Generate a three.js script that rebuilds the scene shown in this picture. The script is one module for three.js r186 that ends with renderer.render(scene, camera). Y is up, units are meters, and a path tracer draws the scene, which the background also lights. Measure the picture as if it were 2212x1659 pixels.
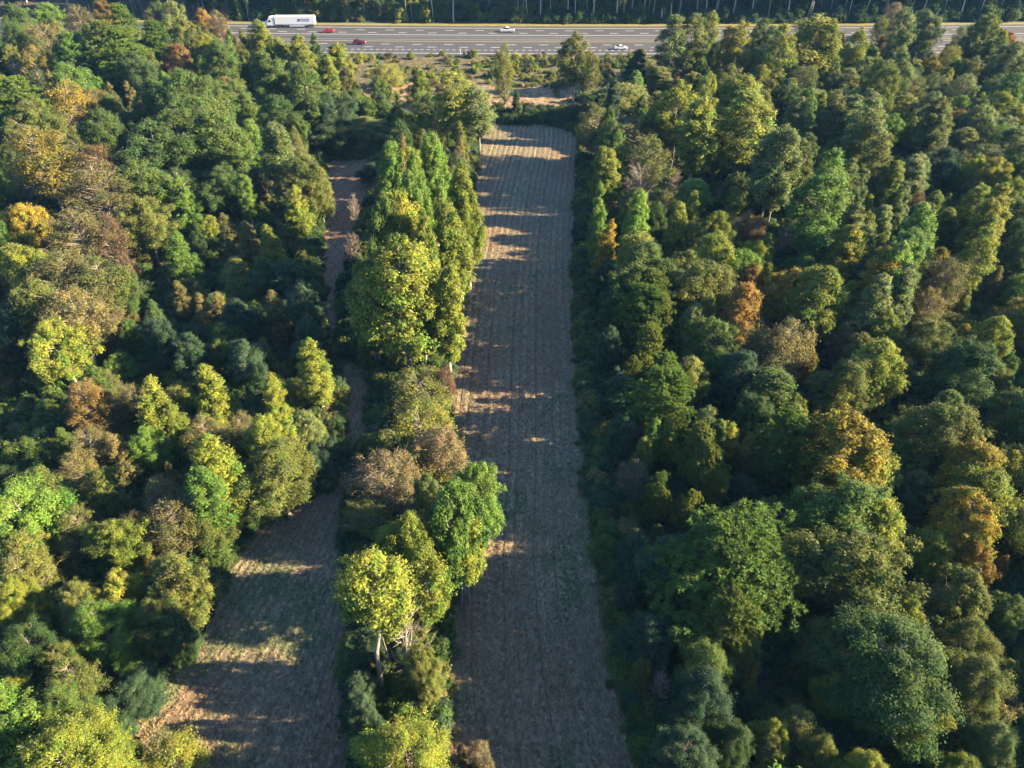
import * as THREE from 'three';
import { mergeGeometries } from 'three/addons/utils/BufferGeometryUtils.js';
import { RoundedBoxGeometry } from 'three/addons/geometries/RoundedBoxGeometry.js';

// ---------------------------------------------------------------- camera, sky, sun, exposure
const EYE = 76, PITCH = 40 * Math.PI / 180, FOCAL = 1536;      // focal length for a frame 2212 wide
const scene = new THREE.Scene();
const camera = new THREE.PerspectiveCamera(56.74, 4 / 3, 0.5, 4000);
camera.position.set(0, EYE, 0);
camera.rotation.set(-PITCH, 0, 0);
scene.add(camera);

const SUN_EL = 22 * Math.PI / 180, SUN_AZ = 3 * Math.PI / 180;   // from the right
const sunDir = new THREE.Vector3(Math.cos(SUN_EL) * Math.cos(SUN_AZ), Math.sin(SUN_EL), Math.cos(SUN_EL) * Math.sin(SUN_AZ));
{
  const W = 256, H = 128, d = new Float32Array(W * H * 4);
  for (let r = 0; r < H; r++) for (let c = 0; c < W; c++) {
    const up = ((r + 0.5) / H - 0.5) * Math.PI, az = ((c + 0.5) / W - 0.5) * 2 * Math.PI;
    const y = Math.sin(up), x = Math.cos(up) * Math.cos(az), z = Math.cos(up) * Math.sin(az);
    const k = Math.pow(1 - Math.max(0, y), 3.2), cs = Math.max(0, x * sunDir.x + y * sunDir.y + z * sunDir.z), g = 0.35 * Math.pow(cs, 8);
    const i = (r * W + c) * 4;
    d[i] = 0.105 + 0.2 * k + g * 0.9; d[i + 1] = 0.21 + 0.28 * k + g * 0.75; d[i + 2] = 0.46 + 0.26 * k + g * 0.5; d[i + 3] = 1;
  }
  const t = new THREE.DataTexture(d, W, H, THREE.RGBAFormat, THREE.FloatType);
  t.mapping = THREE.EquirectangularReflectionMapping; t.magFilter = t.minFilter = THREE.LinearFilter; t.needsUpdate = true;
  scene.background = t; scene.environment = t;
  scene.backgroundIntensity = 0.38; scene.environmentIntensity = 0.38;
}
const sun = new THREE.DirectionalLight(new THREE.Color(1, 0.78, 0.46), 5);
sun.position.copy(sunDir).multiplyScalar(600).add(new THREE.Vector3(0, 0, -150));
sun.target.position.set(0, 0, -150);
sun.castShadow = true; sun.shadow.mapSize.set(4096, 4096); sun.shadow.radius = 1;
Object.assign(sun.shadow.camera, { left: -320, right: 320, top: 260, bottom: -260, near: 50, far: 1400 });
scene.add(sun, sun.target);
const EXPOSURE = 6.6;
scene.fog = new THREE.FogExp2(new THREE.Color(0.2, 0.48, 1), 0.00007);

// ---------------------------------------------------------------- helpers
function rng(seed) { let s = seed | 0; return () => { s = (s + 0x6d2b79f5) | 0; let t = Math.imul(s ^ (s >>> 15), 1 | s); t = (t + Math.imul(t ^ (t >>> 7), 61 | t)) ^ t; return ((t ^ (t >>> 14)) >>> 0) / 4294967296; }; }
const cp = Math.cos(PITCH), sp = Math.sin(PITCH);
// the place at height h that is seen at (x, y) of a 2212 x 1659 frame; also its depth
function at(x, y, h = 0) {
  const u = (x - 1106) / FOCAL, v = (y - 829.5) / FOCAL, s = (EYE - h) / (v * cp + sp);
  return { x: u * s, z: (v * sp - cp) * s, s };
}
const G = (x, y) => { const p = at(x, y); return [p.x, p.z]; };
const names = new Map();
function numbered(n) { const k = names.get(n) || 0; names.set(n, k + 1); return k ? n + '_' + String(k).padStart(3, '0') : n; }
function tag(o, label, category, group, kind) { o.userData.label = label; if (category) o.userData.category = category; if (group) o.userData.group = group; if (kind) o.userData.kind = kind; return o; }
function struct(o, name, parent = scene) { o.name = parent === scene ? numbered(name) : name; if (parent === scene) o.userData.kind = 'structure'; parent.add(o); shade(o); return o; }
function shade(o) { o.traverse((m) => { if (m.isMesh) { m.castShadow = true; m.receiveShadow = true; } }); }
function thing(name, label, category, x = 0, y = 0, z = 0, turn = 0, group) { const o = new THREE.Group(); o.name = numbered(name); o.position.set(x, y, z); o.rotation.y = turn; scene.add(o); return tag(o, label, category, group); }
function part(name, geo, mat, parent) { const m = new THREE.Mesh(geo, mat); m.name = name; m.castShadow = m.receiveShadow = true; parent.add(m); return m; }
const smooth = (a, b, x) => { const t = Math.min(1, Math.max(0, (x - a) / (b - a))); return t * t * (3 - 2 * t); };
const lerp = (a, b, t) => a + (b - a) * t;
function hash2(ix, iy, s) { let h = Math.imul(ix, 374761393) ^ Math.imul(iy, 668265263) ^ Math.imul(s, 362437); h = Math.imul(h ^ (h >>> 13), 1274126177); return ((h ^ (h >>> 16)) >>> 0) / 4294967296; }
function noise(x, y, s = 1, wrap = 0) {
  let ix = Math.floor(x), iy = Math.floor(y); const fx = x - ix, fy = y - iy, u = fx * fx * (3 - 2 * fx), w = fy * fy * (3 - 2 * fy);
  const m = (v) => wrap ? ((v % wrap) + wrap) % wrap : v;
  return lerp(lerp(hash2(m(ix), m(iy), s), hash2(m(ix + 1), m(iy), s), u), lerp(hash2(m(ix), m(iy + 1), s), hash2(m(ix + 1), m(iy + 1), s), u), w);
}
function inside(poly, x, z) { let c = false; for (let i = 0, j = poly.length - 1; i < poly.length; j = i++) { const [xi, zi] = poly[i], [xj, zj] = poly[j]; if ((zi > z) !== (zj > z) && x < (xj - xi) * (z - zi) / (zj - zi) + xi) c = !c; } return c; }
function edgeDist(poly, x, z) { let d = 1e9; for (let i = 0, j = poly.length - 1; i < poly.length; j = i++) { const [ax, az] = poly[j], [bx, bz] = poly[i], dx = bx - ax, dz = bz - az, t = Math.min(1, Math.max(0, ((x - ax) * dx + (z - az) * dz) / (dx * dx + dz * dz))); d = Math.min(d, Math.hypot(x - ax - t * dx, z - az - t * dz)); } return d; }
// fine, uneven outline for a patch of ground
function ragged(poly, step, amp, seed) {
  const out = [];
  for (let i = 0; i < poly.length; i++) {
    const [ax, az] = poly[i], [bx, bz] = poly[(i + 1) % poly.length], L = Math.hypot(bx - ax, bz - az), n = Math.max(1, Math.round(L / step));
    for (let k = 0; k < n; k++) { const t = k / n, x = lerp(ax, bx, t), z = lerp(az, bz, t), o = (noise(x * 0.8, z * 0.8, seed) + 0.5 * noise(x * 2.3, z * 2.3, seed + 1) - 0.75) * amp; out.push([x + o * -(bz - az) / L, z + o * (bx - ax) / L]); }
  }
  return out;
}
function patch(poly, y, uvOf) {
  const s = new THREE.Shape(poly.map(([x, z]) => new THREE.Vector2(x, -z))), g = new THREE.ShapeGeometry(s);
  g.rotateX(-Math.PI / 2); g.translate(0, y, 0);
  const p = g.attributes.position, uv = g.attributes.uv;
  for (let i = 0; i < p.count; i++) uv.setXY(i, ...uvOf(p.getX(i), p.getZ(i)));
  return g;
}
function texture(w, h, f, srgb) {
  const d = new Uint8Array(w * h * 4), c = [0, 0, 0];
  for (let y = 0; y < h; y++) for (let x = 0; x < w; x++) { f(x, y, c); const i = (y * w + x) * 4; for (let k = 0; k < 3; k++) { const v = Math.min(1, Math.max(0, c[k])); d[i + k] = 255 * (srgb ? (v <= 0.0031308 ? v * 12.92 : 1.055 * Math.pow(v, 1 / 2.4) - 0.055) : v); } d[i + 3] = 255; }
  const t = new THREE.DataTexture(d, w, h); t.wrapS = t.wrapT = THREE.RepeatWrapping; t.magFilter = THREE.LinearFilter; t.minFilter = THREE.LinearMipmapLinearFilter; t.generateMipmaps = true; if (srgb) t.colorSpace = THREE.SRGBColorSpace; t.needsUpdate = true; return t;
}
const plain = (r, g, b, rough = 0.9, metal = 0) => new THREE.MeshStandardMaterial({ color: new THREE.Color(r, g, b), roughness: rough, metalness: metal });

// ---------------------------------------------------------------- outlines of the open ground (read off as pixels, held as metres)
const P2 = (s) => s.split(';').map((q) => G(...q.trim().split(' ').map(Number)));
const LONG = P2('1032 285;1045 268;1130 262;1215 274;1256 296;1250 420;1246 600;1250 760;1262 900;1275 1000;1296 1200;1340 1440;1392 1640;1440 1800;900 1800;958 1640;952 1480;962 1330;985 1200;992 1090;985 980;962 870;975 760;990 660;1006 560;1016 430;1026 340');
const SMALL = P2('700 348;806 338;806 420;770 520;742 640;738 760;806 800;806 920;762 1030;748 1120;758 1300;762 1480;772 1640;780 1800;170 1800;286 1640;276 1580;338 1480;432 1362;470 1280;494 1210;548 1132;640 1092;712 1050;742 1000;736 860;722 760;690 700;690 560;694 460');
const CLEAR = P2('770 196;900 176;1036 186;1150 182;1246 188;1244 250;1130 258;1044 262;900 262;800 240');
const BANK = P2('560 128;752 123;1000 121;1300 121;1600 120;2400 120;2400 150;2100 150;1600 168;1300 200;1240 192;1036 188;770 200;700 170');
const FARCLEAR = P2('850 17;860 3;960 0;1110 2;1165 10;1150 17;1060 15;960 20');
const LOWBELT = P2('1240 126;1480 126;1490 222;1262 236');
const open = [LONG, SMALL, CLEAR];

// ---------------------------------------------------------------- ground
const floorTex = texture(1024, 1024, (x, y, c) => {
  const u = x / 1024, v = y / 1024, a = noise(u * 8, v * 8, 3, 8), b = noise(u * 64, v * 64, 4, 64), e = noise(u * 300, v * 300, 5, 300), f = hash2(x, y, 9);
  const k = 0.5 + 0.45 * a + 0.5 * (b - 0.5) + 0.7 * (e - 0.5) + 0.5 * (f - 0.5), green = smooth(0.5, 0.75, noise(u * 14, v * 14, 7, 14));
  c[0] = 0.062 * k * (1 - 0.45 * green); c[1] = 0.047 * k * (1 + 0.1 * green); c[2] = 0.03 * k * (1 - 0.2 * green);
}, true);
const floorBump = texture(512, 512, (x, y, c) => { const u = x / 512, v = y / 512; c[0] = c[1] = c[2] = 0.6 * noise(u * 40, v * 40, 11, 40) + 0.4 * noise(u * 170, v * 170, 12, 170); });
{
  const g = new THREE.PlaneGeometry(3600, 3600, 60, 60); g.rotateX(-Math.PI / 2);
  const p = g.attributes.position, uv = g.attributes.uv;
  for (let i = 0; i < p.count; i++) uv.setXY(i, p.getX(i) / 34, p.getZ(i) / 34);
  struct(new THREE.Mesh(g, new THREE.MeshStandardMaterial({ map: floorTex, bumpMap: floorBump, bumpScale: 0.12, roughness: 1 })), 'ground');
}
// mown fields: one texture over x -62..28, z -206..4
const FX0 = -62, FW = 90, FZ0 = -206, FL = 210;
const rightEdge = P2('1256 296;1250 420;1246 600;1250 760;1262 900;1275 1000;1296 1200;1340 1440;1392 1640;1440 1800').sort((a, b) => a[1] - b[1]);
function edgeX(z) { const e = rightEdge; if (z <= e[0][1]) return e[0][0]; for (let i = 1; i < e.length; i++) if (z <= e[i][1]) return lerp(e[i - 1][0], e[i][0], (z - e[i - 1][1]) / (e[i][1] - e[i - 1][1])); return e[e.length - 1][0]; }
function rowAt(x, z) {
  const wob = 0.5 * Math.sin(z * 0.055 + 1) + 0.25 * Math.sin(z * 0.021 * 3 + x * 0.05) + 0.3 * (noise(x * 0.08, z * 0.05, 21) - 0.5);
  if (x > -12 - 0.03 * (z + 20)) return (edgeX(z) - x) + wob;
  return 0.8 * x + 0.55 * (z + 30) * smooth(-12, -40, x) + wob * 2;                     // the small field's swaths run along its slanted side
}
function field(x, z) {
  const r = rowAt(x, z), ph = r / 1.34, f = ph - Math.floor(ph), id = Math.floor(ph), str = 0.35 + 0.65 * hash2(id, 3, 5);
  const n1 = noise(x * 0.16, z * 0.11, 31), n2 = noise(x * 0.7, z * 0.45, 32), n3 = noise(x * 3.4, z * 2.4, 33), n4 = noise(x * 9, z * 6, 34);
  const n5 = noise(r * 1.1, z * 0.07, 35), row = Math.exp(-Math.pow((f - 0.5) / 0.2, 2)) * str * smooth(0.12, 0.6, n5 + 0.25 * n2), rut = Math.exp(-Math.pow((f - 0.08) / 0.09, 2)) * smooth(0.3, 0.6, hash2(id, 8, 2) * 0.6 + n1 * 0.4);
  return { row, rut, n1, n2, n3, n4 };
}
const fieldTex = texture(2048, 2048, (i, j, c) => {
  const x = FX0 + (i + 0.5) / 2048 * FW, z = FZ0 + (j + 0.5) / 2048 * FL, q = field(x, z), h = hash2(i, j, 40);
  const k = (0.62 + 0.35 * (q.n3 - 0.5) + 0.5 * (q.n4 - 0.5) + 0.35 * (h - 0.5)) * (0.92 + 0.75 * q.row - 0.42 * q.rut) * (0.86 + 0.28 * q.n1);
  const green = smooth(0.56, 0.8, q.n1 * 0.55 + q.n2 * 0.45) * 0.6, track = x < -16 && z < -82 ? 1 : 0, clay = Math.min(1.6, smooth(0.62, 0.8, noise(x * 0.21, z * 0.16, 36)) * 0.5 + track * (0.35 + 0.4 * q.n2));
  c[0] = k * 0.232 * (1 - 0.4 * green) * (1 + 0.14 * clay); c[1] = k * 0.19 * (1 - 0.12 * green) * (1 - 0.18 * clay); c[2] = k * 0.12 * (1 - 0.35 * green) * (1 - 0.2 * clay);
}, true);
const fieldBump = texture(2048, 2048, (i, j, c) => { const x = FX0 + (i + 0.5) / 2048 * FW, z = FZ0 + (j + 0.5) / 2048 * FL, q = field(x, z); c[0] = c[1] = c[2] = 0.25 + 0.4 * q.row - 0.25 * q.rut + 0.25 * q.n4 + 0.2 * q.n3; });
const fieldMat = new THREE.MeshStandardMaterial({ map: fieldTex, bumpMap: fieldBump, bumpScale: 0.16, roughness: 1 });
const fuv = (x, z) => [(x - FX0) / FW, (z - FZ0) / FL];
struct(new THREE.Mesh(patch(ragged(LONG, 0.9, 1.9, 51), 0.03, fuv), fieldMat), 'mown_field').userData.label = 'long narrow mown field with furrow rows running towards the highway';
struct(new THREE.Mesh(patch(ragged(SMALL, 0.9, 2, 52), 0.026, fuv), fieldMat), 'mown_field').userData.label = 'small mown field and its grassy track left of the central tree row';
const earthTex = texture(1024, 1024, (x, y, c) => {
  const u = x / 1024, v = y / 1024, a = noise(u * 6, v * 6, 61, 6), b = noise(u * 60, v * 40, 62, 60), e = noise(u * 220, v * 160, 63, 220), k = 0.55 + 0.3 * a + 0.6 * (b - 0.5) + 0.8 * (e - 0.5), g = smooth(0.55, 0.8, noise(u * 22, v * 18, 64, 22));
  c[0] = 0.28 * k * (1 - 0.45 * g); c[1] = 0.178 * k * (1 - 0.08 * g); c[2] = 0.1 * k * (1 - 0.3 * g);
}, true);
const earthMat = new THREE.MeshStandardMaterial({ map: earthTex, bumpMap: floorBump, bumpScale: 0.2, roughness: 1 });
const euv = (x, z) => [x / 40, z / 40];
struct(new THREE.Mesh(patch(ragged(CLEAR, 1.6, 2.2, 53), 0.022, euv), earthMat), 'brown_clearing');
struct(new THREE.Mesh(patch(ragged(FARCLEAR, 3, 4, 54), 0.022, euv), earthMat), 'brown_clearing');
const weedTex = texture(512, 512, (x, y, c) => {
  const u = x / 512, v = y / 512, b = noise(u * 40, v * 40, 71, 40), e = noise(u * 160, v * 160, 72, 160), k = 0.6 + 0.7 * (b - 0.5) + 0.8 * (e - 0.5), g = noise(u * 9, v * 9, 73, 9);
  c[0] = lerp(0.16, 0.09, g) * k; c[1] = lerp(0.115, 0.1, g) * k; c[2] = lerp(0.06, 0.035, g) * k;
}, true);
struct(new THREE.Mesh(patch(ragged(BANK, 2, 2, 55), 0.014, (x, z) => [x / 25, z / 25]), new THREE.MeshStandardMaterial({ map: weedTex, bumpMap: floorBump, bumpScale: 0.2, roughness: 1 })), 'roadside_bank').userData.label = 'weedy bank below the highway shoulder';

// ---------------------------------------------------------------- highway
const roadZ = (y) => at(1300, y).z;
const bend = (x) => -(x < 34 ? 4.2 * Math.pow((34 - x) / 150, 2) : 2.6 * Math.pow((x - 34) / 160, 2));
const XA = -330, XB = 330;
function ribbon(z, w, y, x0 = XA, x1 = XB, n = 80) {
  const p = [], uv = [], ix = [];
  for (let i = 0; i <= n; i++) { const x = lerp(x0, x1, i / n), zz = z + bend(x); p.push(x, y, zz - w / 2, x, y, zz + w / 2); uv.push(x / 60, 0, x / 60, 1); if (i < n) { const a = i * 2; ix.push(a, a + 1, a + 2, a + 1, a + 3, a + 2); } }
  const g = new THREE.BufferGeometry(); g.setAttribute('position', new THREE.Float32BufferAttribute(p, 3)); g.setAttribute('uv', new THREE.Float32BufferAttribute(uv, 2)); g.setIndex(ix); g.computeVertexNormals(); return g;
}
const asphaltTex = texture(512, 512, (x, y, c) => { const u = x / 512, v = y / 512, k = 0.85 + 0.25 * (noise(u * 5, v * 60, 81, 60) - 0.5) + 0.25 * (noise(u * 120, v * 120, 82, 120) - 0.5) + 0.2 * (hash2(x, y, 83) - 0.5); const t = 1 - 0.2 * Math.pow(Math.max(0, Math.sin(v * 2 * Math.PI * 29)), 2) * (0.6 + 0.4 * noise(u * 7, v * 40, 84, 40)); c[0] = 0.045 * k * t; c[1] = 0.05 * k * t; c[2] = 0.066 * k * t; }, true);
const asphalt = new THREE.MeshStandardMaterial({ map: asphaltTex, roughness: 0.85 });
const paintW = plain(0.72, 0.72, 0.7, 0.7), paintY = plain(0.62, 0.42, 0.1, 0.7);
const highway = new THREE.Group(); struct(highway, 'highway'); highway.userData.label = 'six lane divided highway crossing the scene';
const z0 = roadZ(57.2), z1 = roadZ(120.2);
part('pavement', ribbon((z0 + z1) / 2, z1 - z0, 0.06), asphalt, highway);
for (const [y, m] of [[61.8, paintW], [77, paintW], [91, paintY], [116.7, paintW]]) part('edge_line', ribbon(roadZ(y), 0.22, 0.066), m, highway);
{
  const dash = new THREE.BoxGeometry(3.4, 0.004, 0.2);
  [[67, 2], [72.6, 7.5], [97.5, 3], [103.4, 9]].forEach(([y, o]) => { for (let x = -186 + o; x < 200; x += 12.2) { const d = part('lane_dash', dash, paintW, highway); d.position.set(x, 0.066, roadZ(y) + bend(x)); } });
  const dots = []; for (let x = -190; x < 200; x += 2.4) { const g = new THREE.BoxGeometry(1.3, 0.004, 0.2); g.translate(x, 0.066, roadZ(109.2) + bend(x)); dots.push(g); }
  part('dotted_line', mergeGeometries(dots), paintW, highway).userData.kind = 'stuff';
}
const grassStrip = new THREE.MeshStandardMaterial({ map: texture(256, 256, (x, y, c) => { const k = 0.6 + 0.9 * (noise(x / 6, y / 6, 91) - 0.3) * 0.8 + 0.3 * hash2(x, y, 92); c[0] = 0.19 * k; c[1] = 0.17 * k; c[2] = 0.055 * k; }, true), roughness: 1, bumpMap: floorBump, bumpScale: 0.15 });
struct(new THREE.Mesh(ribbon((z0 + roadZ(52.6)) / 2, z0 - roadZ(52.6) - 0.1, 0.034), grassStrip), 'verge').userData.label = 'yellow grass verge along the far side of the highway';
{
  const conc = new THREE.MeshStandardMaterial({ map: texture(256, 256, (x, y, c) => { const k = 0.9 + 0.3 * (noise(x / 30, y / 9, 95) - 0.5) + 0.15 * (hash2(x, y, 96) - 0.5); c[0] = 0.23 * k; c[1] = 0.24 * k; c[2] = 0.24 * k; }, true), roughness: 0.9 });
  const s = new THREE.Shape([[-0.34, 0], [-0.34, 0.08], [-0.2, 0.3], [-0.1, 1.07], [0.1, 1.07], [0.2, 0.3], [0.34, 0.08], [0.34, 0]].map((q) => new THREE.Vector2(...q)));
  const seg = new THREE.ExtrudeGeometry(s, { depth: 6.06, bevelEnabled: false }); seg.rotateY(Math.PI / 2); seg.translate(-3.03, 0.06, 0);
  const b = thing('concrete_barrier', 'long grey concrete median barrier between the two carriageways', 'barrier');
  for (let x = -192; x < 204; x += 6.1) { const m = part('barrier_segment', seg, conc, b), sl = (bend(x + 3) - bend(x - 3)) / 6; m.position.set(x, 0, roadZ(87.6) + bend(x)); m.rotation.y = -Math.atan(sl); }
}

// ---------------------------------------------------------------- vehicles
const glass = new THREE.MeshPhysicalMaterial({ color: new THREE.Color(0.02, 0.025, 0.03), roughness: 0.08, clearcoat: 1 });
const rubber = plain(0.02, 0.02, 0.02, 0.9), chrome = plain(0.5, 0.5, 0.5, 0.3, 1), dark = plain(0.03, 0.03, 0.035, 0.7);
const lampW = plain(0.8, 0.8, 0.75, 0.2), lampR = plain(0.35, 0.01, 0.01, 0.3);
const paint = (r, g, b) => new THREE.MeshPhysicalMaterial({ color: new THREE.Color(r, g, b), roughness: 0.35, clearcoat: 1, clearcoatRoughness: 0.08 });
function slab(pts, w, bevel = 0.07) { const g = new THREE.ExtrudeGeometry(new THREE.Shape(pts.map((q) => new THREE.Vector2(...q))), { depth: w - 2 * bevel, bevelEnabled: true, bevelSize: bevel, bevelThickness: bevel, bevelSegments: 3 }); g.translate(0, 0, -w / 2 + bevel); return g; }
const wheelG = (r, w) => { const g = new THREE.CylinderGeometry(r, r, w, 20); g.rotateX(Math.PI / 2); return g; };
function addWheel(t, x, z, r, w) { const k = part('wheel', wheelG(r, w), rubber, t); k.position.set(x, r, z); const h = part('rim', wheelG(r * 0.6, w + 0.03), chrome, k); return h; }
// every car heads towards +x of its own frame
function car(name, label, cat, px, py, heading, col, kind) {
  const p = at(px, py), t = thing(name, label, cat, p.x, 0.07, p.z, heading > 0 ? 0 : Math.PI), m = paint(...col);
  if (kind === 'sedan') {
    part('body', slab([[-2.3, 0.35], [-2.35, 0.75], [-2.2, 0.98], [-1.2, 1.03], [0.95, 1.0], [2.05, 0.82], [2.32, 0.6], [2.3, 0.32]], 1.8), m, t);
    part('cabin_glass', slab([[-1.75, 0.98], [-1.0, 1.36], [0.2, 1.38], [1.15, 0.98]], 1.56), glass, t);
    part('roof', slab([[-1.05, 1.36], [-0.75, 1.46], [0.05, 1.47], [0.32, 1.38]], 1.44, 0.05), m, t);
  } else if (kind === 'suv') {
    part('body', slab([[-2.35, 0.4], [-2.4, 0.95], [-2.3, 1.1], [1.0, 1.08], [2.2, 0.98], [2.4, 0.7], [2.36, 0.4]], 1.9), m, t);
    part('cabin_glass', slab([[-2.15, 1.08], [-1.85, 1.6], [0.1, 1.62], [1.0, 1.08]], 1.68), glass, t);
    part('roof', slab([[-1.95, 1.6], [-1.8, 1.71], [0.0, 1.72], [0.25, 1.62]], 1.56, 0.05), m, t);
  } else {
    part('body', slab([[-2.8, 0.5], [-2.82, 1.05], [0.5, 1.1], [1.5, 1.12], [2.65, 1.02], [2.8, 0.75], [2.75, 0.45]], 1.95), m, t);
    part('cargo_bed', new RoundedBoxGeometry(1.9, 0.1, 1.5, 2, 0.03).translate(-1.75, 1.12, 0), dark, t);
    part('cabin_glass', slab([[-0.75, 1.1], [-0.6, 1.66], [0.75, 1.68], [1.45, 1.12]], 1.7), glass, t);
    part('roof', slab([[-0.66, 1.66], [-0.5, 1.8], [0.65, 1.81], [0.85, 1.68]], 1.58, 0.05), m, t);
  }
  const L = kind === 'pickup' ? 2.75 : 2.32, h = kind === 'sedan' ? 0.68 : 0.85;
  for (const s of [-1, 1]) { part('headlight', new RoundedBoxGeometry(0.14, 0.16, 0.36, 2, 0.03).translate(L, h, s * 0.68), lampW, t); part('tail_light', new RoundedBoxGeometry(0.12, 0.18, 0.34, 2, 0.03).translate(-L - 0.02, h + 0.08, s * 0.72), lampR, t); }
  const wb = kind === 'pickup' ? 1.75 : 1.38, r = kind === 'sedan' ? 0.33 : 0.38;
  for (const x of [-wb, wb]) for (const z of [-0.82, 0.82]) addWheel(t, x, z, r, 0.24);
  return t;
}
car('red_car', 'small bright red car behind the white semi truck', 'car', 709, 71, -1, [0.5, 0.015, 0.03], 'sedan');
car('maroon_car', 'dark maroon sport utility car on the near carriageway', 'car', 777, 96, 1, [0.13, 0.008, 0.03], 'suv');
car('pickup_truck', 'white pickup truck alone on the far carriageway', 'pickup truck', 1096, 69.5, -1, [0.74, 0.76, 0.78], 'pickup');
car('white_car', 'white sedan on the near carriageway behind roadside trees', 'car', 1341, 107, 1, [0.78, 0.79, 0.8], 'sedan');
{
  const p = at(625, 58.6), t = thing('semi_truck', 'white semi truck with long box trailer on the far carriageway', 'truck', p.x, 0.07, p.z, Math.PI + 0.02), w = paint(0.78, 0.79, 0.8), box = plain(0.8, 0.8, 0.8, 0.5);
  const tr = part('trailer', new RoundedBoxGeometry(16.2, 2.95, 2.6, 2, 0.06).translate(-2.9, 2.75, 0), box, t);
  const ink = plain(0.12, 0.16, 0.42, 0.6), trim = plain(0.5, 0.5, 0.52, 0.4, 0.6);
  part('stripe', new THREE.BoxGeometry(4.6, 0.3, 0.02).translate(-6.7, 3.15, -1.311), ink, tr); part('stripe', new THREE.BoxGeometry(3.4, 0.34, 0.02).translate(-7.2, 2.55, -1.311), ink, tr); part('stripe', new THREE.BoxGeometry(1, 0.8, 0.02).translate(-4.6, 2.75, -1.311), plain(0.2, 0.1, 0.3), tr);
  part('stripe', new THREE.BoxGeometry(4.6, 0.3, 0.02).translate(-6.7, 3.15, 1.311), ink, tr); part('stripe', new THREE.BoxGeometry(3.4, 0.34, 0.02).translate(-7.2, 2.55, 1.311), ink, tr);
  part('rail', new THREE.BoxGeometry(16.24, 0.14, 2.64).translate(-2.9, 1.24, 0), trim, tr);
  part('door', new RoundedBoxGeometry(0.05, 2.6, 1.2, 2, 0.02).translate(-11.02, 2.75, 0.63), box, tr); part('door', new RoundedBoxGeometry(0.05, 2.6, 1.2, 2, 0.02).translate(-11.02, 2.75, -0.63), box, tr);
  part('side_skirt', new RoundedBoxGeometry(6.2, 0.7, 2.5, 2, 0.03).translate(-3.6, 0.8, 0), box, t);
  part('sleeper_cab', slab([[5.6, 1.0], [5.6, 3.4], [6.0, 4.0], [7.3, 3.95], [8.5, 2.35], [8.6, 1.0]], 2.45, 0.1), w, t);
  part('hood', slab([[8.3, 0.7], [8.3, 2.3], [9.6, 2.05], [10.6, 1.75], [10.85, 1.1], [10.8, 0.6]], 2.2, 0.14), w, t);
  part('windscreen', slab([[7.55, 3.1], [7.75, 3.42], [8.62, 2.42], [8.4, 2.3]], 2.1, 0.03), glass, t);
  for (const s of [-1, 1]) { part('side_window', new RoundedBoxGeometry(0.9, 0.7, 0.06, 2, 0.02).translate(7.3, 2.55, s * 1.24), glass, t); part('mirror', new RoundedBoxGeometry(0.14, 0.6, 0.22, 2, 0.04).translate(8.5, 2.4, s * 1.42), dark, t); part('headlight', new RoundedBoxGeometry(0.2, 0.26, 0.4, 2, 0.04).translate(10.75, 1.2, s * 0.85), lampW, t); part('fuel_tank', new THREE.CylinderGeometry(0.33, 0.33, 1.9, 16).rotateZ(Math.PI / 2).translate(6.6, 0.75, s * 1.0), chrome, t); }
  part('bumper', new RoundedBoxGeometry(0.3, 0.4, 2.4, 2, 0.06).translate(10.8, 0.55, 0), chrome, t);
  part('frame_rail', new THREE.BoxGeometry(12, 0.3, 1).translate(3.5, 0.95, 0), dark, t);
  for (const x of [-9.6, -8.3, 3.4, 4.7, 9.5]) for (const z of [-1.02, 1.02]) addWheel(t, x, z, 0.51, x > 9 ? 0.32 : 0.5);
}
{
  const p = at(994.6, 117.4), t = thing('marker_post', 'thin white marker post at the near shoulder of the highway', 'post', p.x, 0.06, p.z);
  part('post', new THREE.CylinderGeometry(0.05, 0.05, 2, 8).translate(0, 1, 0), plain(0.75, 0.75, 0.75), t);
  part('reflector', new RoundedBoxGeometry(0.14, 0.3, 0.04, 2, 0.015).translate(0, 1.85, 0.06), plain(0.8, 0.8, 0.82, 0.3), t);
}

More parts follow.
